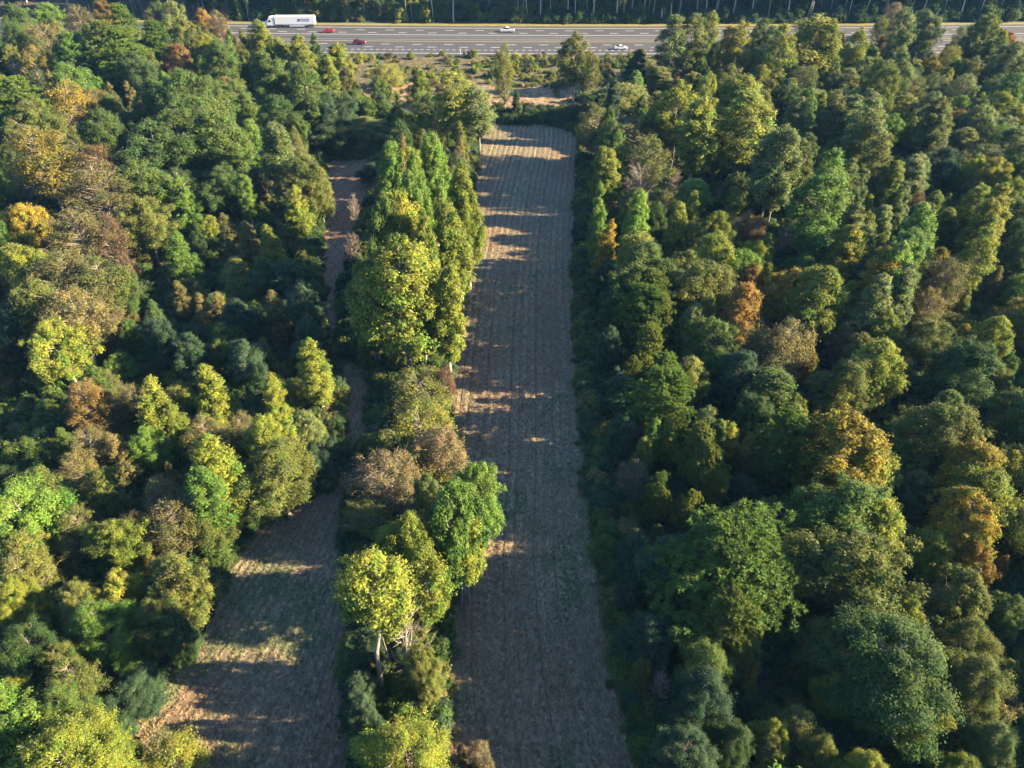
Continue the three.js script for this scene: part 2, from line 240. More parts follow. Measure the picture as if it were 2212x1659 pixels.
// ---------------------------------------------------------------- trees: prototypes
class Soup { constructor() { this.n = 0; this.p = new Float32Array(9 * 4096); this.c = new Float32Array(9 * 4096); }
  tri(a, b, c, col) {
    if (this.n + 9 > this.p.length) for (const k of ['p', 'c']) { const o = new Float32Array(this.p.length * 2); if (k === 'c') { const m = new Float32Array(this.np.length); m.set(this.c); this.c = m; } else { o.set(this.p); this.np = o; } if (k === 'c') this.p = this.np; }
    const { p, c: q } = this; let n = this.n;
    for (const v of [a, b, c]) for (let i = 0; i < 3; i++) { p[n] = v[i]; q[n++] = col[i]; }
    this.n = n;
  }
  tube(pts, radii, sides, col) {
    const rings = pts.map((q, i) => {
      const a = pts[Math.max(0, i - 1)], b = pts[Math.min(pts.length - 1, i + 1)], d = new THREE.Vector3(b[0] - a[0], b[1] - a[1], b[2] - a[2]).normalize();
      const u = new THREE.Vector3(Math.abs(d.y) > 0.9 ? 1 : 0, Math.abs(d.y) > 0.9 ? 0 : 1, 0).cross(d).normalize(), w = d.clone().cross(u), r = [];
      for (let k = 0; k < sides; k++) { const t = k / sides * 2 * Math.PI, x = Math.cos(t) * radii[i], y = Math.sin(t) * radii[i]; r.push([q[0] + u.x * x + w.x * y, q[1] + u.y * x + w.y * y, q[2] + u.z * x + w.z * y]); }
      return r;
    });
    for (let i = 0; i + 1 < rings.length; i++) for (let k = 0; k < sides; k++) { const n = (k + 1) % sides; this.tri(rings[i][k], rings[i + 1][k], rings[i][n], col); this.tri(rings[i][n], rings[i + 1][k], rings[i + 1][n], col); }
  }
  geo() { const g = new THREE.BufferGeometry(); g.setAttribute('position', new THREE.BufferAttribute(this.p.slice(0, this.n), 3)); g.setAttribute('color', new THREE.BufferAttribute(this.c.slice(0, this.n), 3)); g.computeVertexNormals(); return g; }
}
const ENV = {
  O: (u) => Math.pow(Math.sin(Math.PI * Math.pow(Math.min(1, u * 0.86 + 0.14), 0.9)), 0.6),
  T: (u) => Math.pow(1 - u, 0.42) * Math.min(1, 0.5 + u * 1.25),
  C: (u) => Math.pow(1 - u, 0.72) * Math.min(1, 0.7 + u * 2),
  P: (u) => Math.pow(Math.sin(Math.PI * (0.18 + 0.77 * u)), 0.7),
  U: (u) => Math.sqrt(Math.max(0, 1 - Math.pow(u, 2.2))),
};
function makeTree(o, seed) {
  const R = rng(seed), wood = new Soup(), leaf = new Soup(), { H, Rad } = o, gauss = () => (R() + R() + R() - 1.5) / 1.5;
  const env = ENV[o.env], ph = [R() * 6.3, R() * 6.3, R() * 6.3], lob = (a, u) => 1 + o.lobes * (0.6 * Math.sin(2 * a + ph[0] + 2 * u) + 0.5 * Math.sin(3 * a + ph[1] - 4 * u) + 0.4 * Math.sin(5 * a + ph[2] + 6 * u));
  const bend = [gauss() * 0.05 * H, gauss() * 0.05 * H], trunkAt = (h) => { const t = h / H; return [bend[0] * t * t + 0.012 * H * Math.sin(t * 7 + ph[0]), h, bend[1] * t * t + 0.012 * H * Math.sin(t * 6 + ph[1])]; };
  const tr = o.trunk ?? 0.018 * H, wc = [1, 1, 1];
  { const pts = [], rr = []; for (let i = 0; i <= 8; i++) { const t = i / 8 * 0.95; pts.push(trunkAt(t * H)); rr.push(tr * (i === 0 ? 1.35 : 1) * Math.pow(1 - t, 0.8) + 0.015); } wood.tube(pts, rr, 7, wc); }
  const clumps = [];
  for (let i = 0; i < o.clumps; i++) {
    let u; do { u = R(); } while (R() > env(u) * 0.9 + 0.12); if (o.needles && i < 22) u = 0.86 + 0.15 * R();
    let rad; const a = i * 2.39996 + R() * 1.2; rad = Rad * env(u) * lob(a, u) * Math.sqrt(lerp(o.inner, 1, R())) * 0.9; const y = H * (o.base + (1 - o.base) * u * 0.97), t = trunkAt(y);
    const out = !o.needles && R() < 0.16 ? 1.12 + 0.3 * R() : 1; if (out > 1) rad *= out;
    clumps.push({ x: t[0] + Math.cos(a) * rad, y: y + gauss() * 0.02 * H + (out > 1 ? 0.02 * H : 0), z: t[2] + Math.sin(a) * rad, rad, r: o.rc * (out > 1 ? 0.6 : 1) * (0.6 + 0.8 * R()) * (0.75 + 0.25 * env(u)), tone: 1 + o.toneVar * gauss(), ys: o.vary * gauss() + 0.5 * o.vary * (u - 0.5), full: R() < o.thin ? 0.2 : 0.6 + 0.8 * R(), green: R() < 0.35 ? R() : 0 });
  }
  clumps.forEach((c, i) => {
    if (i % o.branchEvery === 0) {
      const y0 = Math.max(H * o.base * 0.75, c.y - c.rad * o.rise), a = trunkAt(Math.min(y0, H * 0.9)), m = [lerp(a[0], c.x, 0.5) + gauss() * 0.08 * c.rad, lerp(a[1], c.y, 0.42) + gauss() * 0.06 * c.rad, lerp(a[2], c.z, 0.5) + gauss() * 0.08 * c.rad];
      const r0 = Math.min(tr * 0.5, 0.012 * c.rad * (o.limbW ?? 1) + (o.needles ? 0.015 : 0.035)); wood.tube([a, m, [c.x, c.y, c.z]], [r0, r0 * 0.6, r0 * 0.22], 4, wc);
      for (let k = 0; k < o.twigs; k++) {
        const s = 0.35 + 0.65 * R(), b = s < 0.5 ? [lerp(a[0], m[0], s * 2), lerp(a[1], m[1], s * 2), lerp(a[2], m[2], s * 2)] : [lerp(m[0], c.x, s * 2 - 1), lerp(m[1], c.y, s * 2 - 1), lerp(m[2], c.z, s * 2 - 1)];
        const L = c.r * (0.7 + 0.9 * R()), d = [gauss() + 0.5 * (c.x - a[0]) / (c.rad + 0.1), 0.35 + 0.6 * R(), gauss() + 0.5 * (c.z - a[2]) / (c.rad + 0.1)], e = [b[0] + d[0] * L, b[1] + d[1] * L, b[2] + d[2] * L];
        wood.tube([b, e], [o.twigW, o.twigW * 0.4], 3, wc);
        for (let q = 0; q < 2; q++) { const s2 = 0.4 + 0.5 * R(), f = [lerp(b[0], e[0], s2), lerp(b[1], e[1], s2), lerp(b[2], e[2], s2)]; wood.tube([f, [f[0] + (d[0] * 0.4 + gauss()) * L * 0.5, f[1] + (0.4 + gauss() * 0.6) * L * 0.5, f[2] + (d[2] * 0.4 + gauss()) * L * 0.5]], [o.twigW * 0.6, o.twigW * 0.3], 3, wc); }
      }
    }
  });
  const tot = clumps.reduce((s, c) => s + c.r * c.r * c.full, 0), N = new THREE.Vector3(), A = new THREE.Vector3(), B = new THREE.Vector3();
  for (const c of clumps) {
    const n = Math.round(o.leaves * c.r * c.r * c.full / tot);
    if (o.needles) {   // round tufts of long needles on flat sprays
      const tufts = Math.max(3, Math.round(n / 34));
      for (let q = 0; q < tufts; q++) {
        const a = R() * 6.283, rr = c.r * Math.sqrt(R()), tx = c.x + Math.cos(a) * rr, ty = c.y + gauss() * c.r * o.flat + 0.1 * (c.r - rr), tz = c.z + Math.sin(a) * rr, tt = 0.8 + 0.4 * R();
        for (let k = 0; k < 34; k++) {
          N.set(gauss(), gauss() + 0.25, gauss()).normalize(); A.set(R() - 0.5, R() - 0.5, R() - 0.5).cross(N).normalize();
          const L = o.leaf * (0.7 + 0.6 * R()), w = 0.065, lt = c.tone * tt * (0.8 + 0.4 * R()), b = 0.06;
          leaf.tri([tx + N.x * b + A.x * w, ty + N.y * b + A.y * w, tz + N.z * b + A.z * w], [tx + N.x * b - A.x * w, ty + N.y * b - A.y * w, tz + N.z * b - A.z * w], [tx + N.x * L, ty + N.y * L, tz + N.z * L], [lt * (1 + c.ys), lt * (1 + 0.3 * c.ys), lt * (1 - 0.5 * c.ys)]);
        }
      }
      continue;
    }
    for (let k = 0; k < n; k++) {
      N.set(gauss(), gauss(), gauss()).normalize(); if (N.y < -0.35 && R() < 0.6) N.y = -N.y;
      const rr = c.r * (0.2 + 0.72 * Math.sqrt(-Math.log(1 - 0.97 * R()))), x = c.x + N.x * rr, y = c.y + N.y * rr * o.flat, z = c.z + N.z * rr;
      N.set(N.x * 0.55 + gauss() * 0.75, N.y * 0.55 + 0.5 + gauss() * 0.75, N.z * 0.55 + gauss() * 0.75).normalize();
      A.set(R() - 0.5, R() - 0.5, R() - 0.5).cross(N).normalize(); B.copy(N).cross(A);
      const s = o.leaf * (0.6 + 0.8 * R()), w = s * 0.42, lt = c.tone * (0.5 + R()), ys = c.ys + o.vary * 0.6 * gauss(), gm = c.green * (0.5 + 0.5 * R()), col = [lt * (1 + ys) * (1 - 0.5 * gm), lt * (1 + 0.3 * ys) * (1 - 0.06 * gm), lt * (1 - 0.5 * ys) * (1 - 0.2 * gm)];
      leaf.tri([x + A.x * s * 0.6, y + A.y * s * 0.6, z + A.z * s * 0.6], [x - A.x * s * 0.45 + B.x * w, y - A.y * s * 0.45 + B.y * w, z - A.z * s * 0.45 + B.z * w], [x - A.x * s * 0.45 - B.x * w, y - A.y * s * 0.45 - B.y * w, z - A.z * s * 0.45 - B.z * w], col);
    }
  }
  return { wood: wood.geo(), leaf: o.leaves ? leaf.geo() : null, H, Rad };
}
const D = { base: 0.25, clumps: 130, leaves: 24000, leaf: 0.23, rc: 1.0, flat: 0.8, inner: 0.3, lobes: 0.16, branchEvery: 3, rise: 0.6, twigs: 2, twigW: 0.03, toneVar: 0.28, vary: 0.2, thin: 0.08 };
const SPEC = {
  O: { ...D, env: 'O', H: 15, Rad: 5, base: 0.24, rc: 0.95, clumps: 260, leaves: 52000, leaf: 0.23, lobes: 0.34, thin: 0.25, toneVar: 0.3 },
  N: { ...D, env: 'O', H: 15, Rad: 5, base: 0.26, rc: 0.85, clumps: 300, leaves: 95000, leaf: 0.16, lobes: 0.34, thin: 0.25, toneVar: 0.32, twigs: 3 },
  Q: { ...D, env: 'O', H: 15, Rad: 5, base: 0.3, rc: 0.85, clumps: 230, leaves: 40000, leaf: 0.25, lobes: 0.32, thin: 0.3, toneVar: 0.32, branchEvery: 2 },
  T: { ...D, env: 'T', H: 18, Rad: 3.5, base: 0.2, rc: 0.72, clumps: 260, leaves: 44000, lobes: 0.16, rise: 0.9, inner: 0.12, thin: 0.25, toneVar: 0.3 },
  A: { ...D, env: 'O', H: 18, Rad: 2.8, base: 0.34, rc: 0.75, clumps: 130, leaves: 17000, lobes: 0.3, rise: 0.9, thin: 0.3, branchEvery: 2, toneVar: 0.3, trunk: 0.17 },
  C: { ...D, env: 'C', H: 12, Rad: 2.6, base: 0.12, rc: 0.55, clumps: 190, leaves: 26000, leaf: 0.19, lobes: 0.16, thin: 0.2, inner: 0.15 },
  P: { ...D, env: 'P', H: 17, Rad: 4, base: 0.36, rc: 0.95, clumps: 190, leaves: 62000, leaf: 0.34, flat: 0.4, limbW: 0.6, needles: true, rise: 0.15, branchEvery: 1, twigs: 0, lobes: 0.3, vary: 0.12, inner: 0.03 },
  S: { ...D, env: 'O', H: 14, Rad: 4.4, base: 0.28, rc: 0.95, clumps: 170, leaves: 12000, leaf: 0.22, branchEvery: 1, twigs: 3, twigW: 0.026, thin: 0.3, lobes: 0.25, limbW: 1.4 },
  B: { ...D, env: 'O', H: 12, Rad: 3.4, base: 0.3, rc: 1.1, clumps: 90, leaves: 0, branchEvery: 1, twigs: 7, twigW: 0.03, lobes: 0.3, rise: 0.8, limbW: 1.6 },
  U: { ...D, env: 'U', H: 3, Rad: 1.9, base: 0.08, rc: 0.55, clumps: 40, leaves: 3600, leaf: 0.2, trunk: 0.05, twigs: 1, twigW: 0.012, branchEvery: 4 },
  F: { ...D, env: 'P', H: 26, Rad: 3.4, base: 0.58, rc: 1.2, clumps: 60, leaves: 9000, leaf: 0.42, trunk: 0.26, thin: 0.15 },
};
const COUNT = { O: 6, N: 3, Q: 3, T: 6, A: 3, C: 4, P: 3, S: 3, B: 2, U: 3, F: 3 };
const PROTO = {};
let pseed = 100;
for (const k in SPEC) { PROTO[k] = []; for (let i = 0; i < COUNT[k]; i++) { const v = { ...SPEC[k] }; v.lobes *= 0.7 + 0.3 * i; v.base *= 0.85 + 0.12 * i; PROTO[k].push(makeTree(v, pseed++)); } }

// leaf colours (linear, as they are in the hand), two tones of each
const COL = {
  dg: [0.05, 0.095, 0.024], g: [0.08, 0.13, 0.026], bg: [0.042, 0.085, 0.042], lg: [0.115, 0.2, 0.03], pg: [0.14, 0.18, 0.055], yg: [0.18, 0.212, 0.028], ol: [0.14, 0.158, 0.034],
  go: [0.25, 0.195, 0.024], gy: [0.22, 0.225, 0.03], or: [0.24, 0.145, 0.03], ru: [0.17, 0.105, 0.034], br: [0.152, 0.135, 0.045], tn: [0.2, 0.155, 0.08], rd: [0.145, 0.08, 0.05], gr: [0.135, 0.128, 0.075], pn: [0.11, 0.185, 0.028], py: [0.15, 0.19, 0.032],
};
const mats = new Map();
function leafMat(code, v) {
  const k = code + v;
  if (!mats.has(k)) { const c = COL[code], f = [1, 0.8, 1.2][v]; mats.set(k, new THREE.MeshPhysicalMaterial({ name: 'leaf_' + k, color: new THREE.Color(c[0] * f * [1, 0.92, 1.08][v], c[1] * f, c[2] * f), vertexColors: true, roughness: 1, specularIntensity: 0.35, transmission: 0.4, thickness: 0, side: THREE.DoubleSide })); }
  return mats.get(k);
}
const bark = { grey: plain(0.2, 0.18, 0.155), pale: plain(0.38, 0.34, 0.3), brown: plain(0.1, 0.08, 0.062), twig: plain(0.2, 0.17, 0.14) };
const BARK = { O: 'grey', N: 'grey', Q: 'grey', T: 'pale', A: 'grey', C: 'brown', P: 'brown', S: 'twig', B: 'twig', U: 'brown', F: 'grey' };

// ---------------------------------------------------------------- every tree that can be told apart: kind, leaf colour, place of its top in the photograph, crown width, height or b = row of its foot
const LIST = `
O g 23 10 60|O lg 93 8 48|S br 160 8 58|O or 217 0 42|P pn 257 12 62|O g 22 48 62|S br 88 48 68|Q lg 140 68 72|Q lg 178 92 38|P py 215 48 72|P pn 255 62 80|P pn 327 48 56|S br 322 20 50|O pg 364 4 60|Q or 430 18 42|S tn 464 25 50|Q gy 426 70 56|Q ru 375 96 66|O g 472 92 78|O g 392 150 112|O g 450 168 72|S go 68 98 62|B gr 38 134 44|Q lg 128 142 86|Q lg 180 142 56|P pn 25 172 92|S go 137 180 82|S br 196 190 58|B gr 211 164 28|O dg 282 116 72|O g 320 172 84|O g 202 240 86|O ol 52 216 88|S go 60 275 132|S ru 207 312 94|S ol 150 290 64|O dg 316 266 112|O g 376 236 120|B tn 288 298 38|O g 412 206 110|O g 472 192 84|O g 504 176 70|Q g 330 0 50|Q ol 390 40 50|O dg 250 110 50
S br 190 352 120|O g 300 346 96|O ol 294 430 86|C lg 385 385 66|C lg 370 498 72|O g 456 242 112|O dg 474 356 72|T lg 533 262 52|T pg 585 268 82|T lg 520 380 42|O ol 650 334 88|O ol 684 382 54|O br 630 376 62|C yg 632 400 62|C g 567 436 32|C br 483 456 56|C br 528 476 62|C yg 572 486 66|C br 605 474 38|C dg 420 480 46|S br 150 446 112|S rd 218 470 82|S rd 262 548 44|S br 116 540 112|Q go 40 440 82|O lg 6 480 62|O yg 40 520 92|S ol 200 556 102|O g 255 580 64|Q ol 50 606 112|S br 136 622 130|S br 206 626 64|O bg 18 650 84|Q yg 100 690 104|C br 378 600 48|C br 420 610 36|C br 430 634 60|C br 465 628 60|C pg 497 592 42|C br 527 614 28|C br 587 628 70|C dg 317 648 62|O bg 332 680 74|O g 270 690 44|S br 216 692 44|O bg 510 650 70|O dg 560 560 64|O bg 620 560 70|O bg 650 620 80|O bg 660 690 70|O g 470 700 70|O bg 520 730 70|O bg 400 720 70
C yg 563 728 46|T yg 665 746 72|C br 432 764 38|C yg 440 786 92|C yg 583 812 72|S or 172 818 88|S br 222 842 62|C yg 310 816 92|S br 275 828 52|C yg 346 850 72|O g 190 794 62|S br 222 800 50|C g 57 934 62|C g 127 916 46|S br 180 914 78|C br 243 926 72|O lg 310 922 62|S br 440 896 84|S br 514 886 54|O yg 570 904 102|O pg 660 888 64|T yg 450 944 108|T lg 430 1000 90|S br 492 984 74|O ol 580 960 122|C g 367 940 38|O lg 25 1040 132|Q ol 80 1010 84|S br 148 974 64|Q ol 205 1014 78|S br 336 1024 84|C br 357 1000 36|S ol 155 1084 74|S br 280 1100 72|S br 370 1064 104|O ol 440 1080 90 9|O yg 235 1118 92|Q ol 30 1146 90|C br 128 1154 62|S ol 30 1190 92|Q gy 247 1224 78|Q go 316 1208 44|O ol 370 1204 112|O ol 150 1250 92|O lg 200 1292 116|Q yg 20 1240 84|O ol 310 1300 84|O dg 366 1324 74|Q ol 110 1390 84|S ol 130 1424 92|O dg 40 1340 112|Q yg 18 1456 62|O g 110 1474 92|O bg 280 1440 105 5|O bg 215 1510 90 5|O yg 90 1544 205|O yg 205 1560 84|O yg 200 1606 130|Q ol 255 1592 50 5|S gy 366 1596 150 6|Q ol 500 1060 80 7|O bg 600 985 90 6|O bg 680 950 70 6|O dg 330 1240 70
S gy 830 138 72 8|T yg 907 140 46 b252|C dg 855 206 52 b300|O ol 780 254 92 9|O dg 715 250 100 10|T yg 982 154 78 b345|T pg 1030 180 60 b350|S gy 1090 95 46 b256|C dg 1115 194 28 b262|T ol 1243 64 52 b240|Q go 1270 110 44 b205|T yg 551 47 54|T yg 593 74 54|T yg 647 80 56|C dg 677 72 38|T yg 721 94 54|T yg 700 122 66|T g 655 140 80|O g 600 130 80|T g 560 110 60|Q br 745 150 46|O bg 710 200 70|O dg 600 205 80|T yg 620 96 40
T lg 845 298 74 b560|T lg 928 284 74 b560|T lg 906 326 54 b600|T yg 1005 344 68 b640|Q gy 856 394 110 b660|Q g 822 424 90 b690|T yg 966 428 92 b690|T yg 922 460 64 b740|Q yg 850 508 170 b806|Q ol 780 570 80 b790|T yg 958 572 76 b824|T yg 900 600 60 b800|T yg 985 400 56 b650|T lg 880 362 60 b620|Q g 800 640 90 b790|S ol 908 794 132 8|S gy 906 874 150 9|S tn 946 924 92 b1040|Q ol 845 930 94 8|S tn 828 988 132 b1100|O lg 1025 988 86 b1190|O pg 922 1026 56 11|Q lg 975 1040 112 b1300|A yg 1002 1098 84 b1300|Q yg 888 1094 84 b1320|A yg 845 1134 90 b1330|A yg 912 1170 100 b1360|S ol 790 1070 96 7|S ol 905 1250 84 8|Q yg 872 1548 168 13|C tn 998 1600 30 7|S tn 1032 1594 48 8|B gr 760 425 30 8|B gr 752 500 44 9|O bg 800 350 44 6|S rd 960 790 40 9|O dg 782 1200 50 6|Q ol 905 1395 74 11|O bg 782 1345 66 11|O bg 770 1440 60 8|O bg 775 1505 58 9|O g 782 1592 56 9
T ol 1508 32 52|T yg 1538 26 34|T go 1578 54 34|T gy 1607 46 38|O g 1662 44 72|T yg 1700 52 46|T gy 1768 34 82|T yg 1796 40 44|T yg 1860 60 34|S tn 1938 6 42|S yg 1910 36 34|T pg 1962 18 44|O pg 2005 26 74|Q ru 1916 80 38|Q or 1818 68 28|S pg 2086 52 34|Q yg 2148 30 74|Q or 2186 70 44|O pg 2196 94 64|T yg 1898 124 32|T yg 1925 140 38|T pg 1962 114 38|O go 2018 124 36|S pg 2090 160 62|T yg 1612 162 92|T yg 1525 166 34|T yg 1475 178 54|T yg 1520 214 84|T lg 1748 194 54|T yg 1776 204 38|O dg 1705 178 64|T pg 1838 204 64|T ol 1805 196 44|T pg 1896 194 50|O pg 2022 200 64|O pg 2128 228 64|S or 2077 236 42|T lg 1872 264 58|O g 1690 278 54|S pg 2022 158 48|O lg 2200 160 64|C dg 1380 103 60 b190|T pg 1462 34 46|O ol 1340 180 130 13|S br 1362 250 120 15|Q br 1290 205 60 8|T ol 1430 140 60 12|Q ol 1575 140 50|S ol 1740 140 60|Q ol 1650 200 60|S ol 1980 160 60
S ol 1285 228 76|Q gy 1425 228 84|T lg 1525 245 62|T yg 1562 262 48|T yg 1625 198 88|T pg 1695 276 74|S ol 1400 292 100|B gr 1386 350 84|B tn 1460 374 44|O g 1357 334 44|C lg 1300 392 48 19|C go 1316 478 56 15|O ol 1382 408 66|S ol 1440 394 64|T yg 1500 414 34|T yg 1588 406 32|B tn 1560 398 26|T yg 1476 446 48|O dg 1372 458 50|O g 1420 440 54|S tn 1620 454 38|O yg 1555 460 54|S tn 1588 466 36|S or 1641 466 42|B rd 1705 484 46|O ol 1505 480 58|O yg 1552 500 94|T yg 1656 504 38|O yg 1640 520 62|O g 1400 530 112|O lg 1600 535 72|O ol 1480 545 74|Q or 1626 566 52|O ol 1520 560 112|Q go 1705 584 84|O lg 1735 546 44|P py 1420 598 82|P py 1432 642 74|Q or 1528 640 30|O dg 1330 620 60|O bg 1320 700 60|O bg 1310 560 50
T pg 1736 214 58|T yg 1770 214 34|T pg 1842 220 58|T pg 1895 214 62|T gy 1876 264 62|T ol 2040 214 62|O pg 2126 226 58|S or 2078 240 42|C tn 2010 294 26|C br 1988 328 36|C or 2037 312 28|O bg 2058 322 54|T yg 1942 342 42|T ol 1905 290 42|C yg 2024 360 28|T pg 1962 394 44|T g 1930 410 44|S rd 1990 414 28|T yg 2026 418 52|T lg 2000 446 82|T lg 1974 490 82|T lg 1958 530 90|C g 2056 420 28|S br 2122 392 30|T gy 2170 402 64|T gy 2146 430 62|T yg 2135 490 48|O dg 2205 430 74|T pg 1705 280 62|T ol 1750 310 54|T lg 1805 324 62|T lg 1790 365 82|T pg 1846 344 48|T pg 1868 364 34|T yg 1880 424 34|T yg 1880 460 42|T pg 1858 444 54|T gy 1836 490 62|Q br 1776 504 62|S go 1808 500 52|T yg 1862 500 54|O lg 1718 612 46|Q go 1816 568 54|Q yg 1788 576 122|Q or 1714 590 52|Q yg 1842 606 62|O dg 1895 552 84|T go 1925 534 54|T pg 1966 572 74|Q go 2038 536 44|S br 2046 552 92|T yg 2068 552 38|S br 2122 510 54|C br 2160 570 48|C br 2190 592 32|C yg 2096 624 34|S or 2205 640 42
P pn 1396 622 92|P pn 1376 666 44|P py 1410 700 68|P py 1368 770 38|P pn 1442 764 88|P pn 1448 808 112|P pn 1452 860 48|T pg 1496 652 48|Q or 1524 642 34|Q go 1564 650 52|O g 1550 690 94|T or 1620 604 74|O ol 1598 668 62|S br 1650 700 84|S br 1714 692 112|O bg 1610 756 84|S ol 1502 746 48|B gr 1715 838 44|Q go 1750 760 38|T pg 1533 880 38|T g 1556 912 42|T lg 1416 904 42|T yg 1458 898 42|Q yg 1394 950 48|P py 1517 922 84|P py 1540 964 78|P pn 1704 880 114|Q yg 1734 862 50|S ol 1626 942 54|P py 1552 1010 54|P pn 1427 1020 48|P py 1428 1052 40|P py 1490 1058 50|O bg 1610 1024 54|S gr 1378 994 64|O bg 1346 806 64|O bg 1350 900 60|O dg 1640 850 80
T pg 1914 604 74|S go 1976 604 44|S br 2022 620 64|Q yg 1926 676 74|Q yg 1914 732 114|O ol 1850 770 104|S br 1830 700 54|O ol 2022 692 94|Q go 2085 700 36|O dg 2110 730 114|Q yg 2163 682 74|Q lg 2190 766 38|O ol 2150 776 64|Q go 1852 894 182|Q rd 1811 888 24|Q yg 1880 966 132|S rd 1790 990 30|O g 1850 1026 170|O ol 2076 880 142|O pg 1998 1012 68|Q go 2130 956 132|Q yg 2146 996 132|O dg 2205 964 44|O yg 1905 1068 132|Q go 2120 1066 132|O ol 1870 1142 182|Q br 1966 1136 48|O yg 2030 1142 78|Q or 2124 1164 74|Q or 2176 1200 30|Q ol 2105 1228 112|S br 2050 1254 94|O dg 1952 1306 252 15|O ol 1800 1334 104|Q yg 1815 1452 64|O yg 1916 1462 84|Q yg 2016 1456 124|O g 1856 1466 64|Q ol 2140 1424 124|O ol 2120 1340 110|Q yg 2090 1618 84|Q yg 1892 1622 94|O pg 2175 1566 84|S ol 1740 1520 80
P pn 1592 1098 270 17|P py 1580 1262 140 14|O bg 1460 1150 132|P py 1420 1132 34|O bg 1380 1150 70|O bg 1415 1318 94|O g 1535 1380 124|Q ol 1610 1350 80|Q go 1630 1420 44|O bg 1520 1444 124|B gr 1437 1450 56 8|Q yg 1680 1554 64|S ol 1672 1590 60|O bg 1485 1568 124|Q ol 1392 1424 46|O bg 1370 1240 60|O dg 1600 1560 90|O ol 1760 1390 50|Q ol 1790 1580 70`;
const ROW = Object.fromEntries(Object.keys(SPEC).map((k) => [k, { O: [2.3, 4.5], N: [2.3, 4.5], Q: [2.3, 5], T: [2.9, 6], A: [4.5, 6], C: [3.1, 2.2], P: [2.6, 6], S: [2.2, 4.5], B: [2.4, 3], U: [1.6, 0], F: [5, 5] }[k]]));
const trees = [], TR = rng(7);
for (const row of LIST.split(/[|\n]/)) {
  const q = row.trim().split(/\s+/); if (q.length < 5) continue;
  let [kind, code] = q; const x = +q[2], y = +q[3], w = +q[4] * (kind === 'T' ? (x > 1450 ? 1.36 : 1.22) : kind === 'B' ? 1 : 1.13);
  if ((kind === 'O' || kind === 'Q') && y > 1230) kind = 'N'; if (kind === 'T' && x > 1450 && (x + y) % 2) kind = 'A';
  if (kind === 'T' && y < 135 && (x > 1200 || (x > 880 && x < 1060))) kind = 'A'; if (kind === 'T' && (x === 982 || x === 1030)) kind = 'A';
  let H = 14, p, r, rise = 0;
  if (q[5] && q[5][0] === 'b') { const b = at(x, +q[5].slice(1)); for (let i = 0, h = 2; h < 40; h += 0.1) { const t = at(x, y, h); if (-t.z <= -b.z) { H = h; break; } H = h; } p = at(x, y, H); r = w / 2 * p.s / FOCAL; }
  else for (let i = 0; i < 6; i++) { p = at(x, y + rise, H * 0.97); r = w / 2 * p.s / FOCAL; { const th = Math.atan2(EYE - H, -p.z), hc = 0.4 * H, a = hc * Math.cos(th); rise = 0.85 * (Math.hypot(r * Math.sin(th), a) - a) * FOCAL / p.s; } H = q[5] ? +q[5] : Math.min(24, Math.max(5, ROW[kind][0] * r + ROW[kind][1])); }
  trees.push({ kind, code, x: p.x, z: p.z, H, r: Math.max(0.7, r), px: x, py: y });
}
const KINDNAME = { O: 'broadleaf_tree', N: 'broadleaf_tree', Q: 'broadleaf_tree', T: 'poplar_tree', A: 'slender_tree', C: 'conical_tree', P: 'pine_tree', S: 'thinning_tree', B: 'bare_tree' };
const FORM = { O: 'round tree', N: 'round tree', Q: 'lobed tree', T: 'poplar', A: 'slender tree', C: 'pointed tree', P: 'pine', S: 'sparse tree', B: 'leafless tree' };
const HUE = { dg: 'dark green', g: 'mid-green', bg: 'blue-green', lg: 'bright green', pg: 'pale green', yg: 'yellow-green', ol: 'olive', go: 'golden', gy: 'gold-green', or: 'orange', ru: 'rust-brown', br: 'brownish', tn: 'tan', rd: 'reddish', gr: 'grey', pn: 'deep green', py: 'yellowish' };
function zone(t) {
  if (t.px < 750 && t.py < 330) return 'old wood by the highway';
  if (t.px < 735 && t.py < 700) return 'wood beside the grassy track';
  if (t.px < 735) return 'wood beside the small field';
  if (t.px < 1100 && t.py < 270) return 'clearing below the highway';
  if (t.px < 1100) return 'row between the fields';
  if (t.py < 200) return 'belt beside the highway';
  if (t.px < 1480) return 'edge of the long field';
  return t.py < 620 ? 'far wood past the long field' : 'near wood past the long field';
}
{
  const rs = trees.map((t) => t.r).sort((a, b) => a - b), lo = rs[Math.floor(rs.length * 0.25)], hi = rs[Math.floor(rs.length * 0.8)];
  const size = (t) => t.r < lo ? 'small ' : t.r > hi ? 'broad ' : '', look = (t) => HUE[t.code] + ' ' + FORM[t.kind];
  const used = new Set();
  for (const t of trees) {
    const near = trees.filter((n) => n !== t && look(n) !== look(t)).map((n) => ({ n, d: Math.hypot(n.px - t.px, n.py - t.py) })).sort((a, b) => a.d - b.d).slice(0, 30);
    const start = size(t) + look(t), where = zone(t);
    let label;
    for (const { n } of near) {
      const dx = t.px - n.px, dy = t.py - n.py, rel = Math.abs(dx) > Math.abs(dy) ? (dx < 0 ? 'left of' : 'right of') : (dy < 0 ? 'behind' : 'in front of');
      label = `${start} ${rel} ${size(n)}${look(n)}, ${where}`;
      if (label.split(' ').length > 16) label = `${start} ${rel} ${look(n)}, ${where}`;
      if (label.split(' ').length <= 16 && !used.has(label)) break;
    }
    used.add(label); t.label = label;
  }
}
const CLONES = new Map();
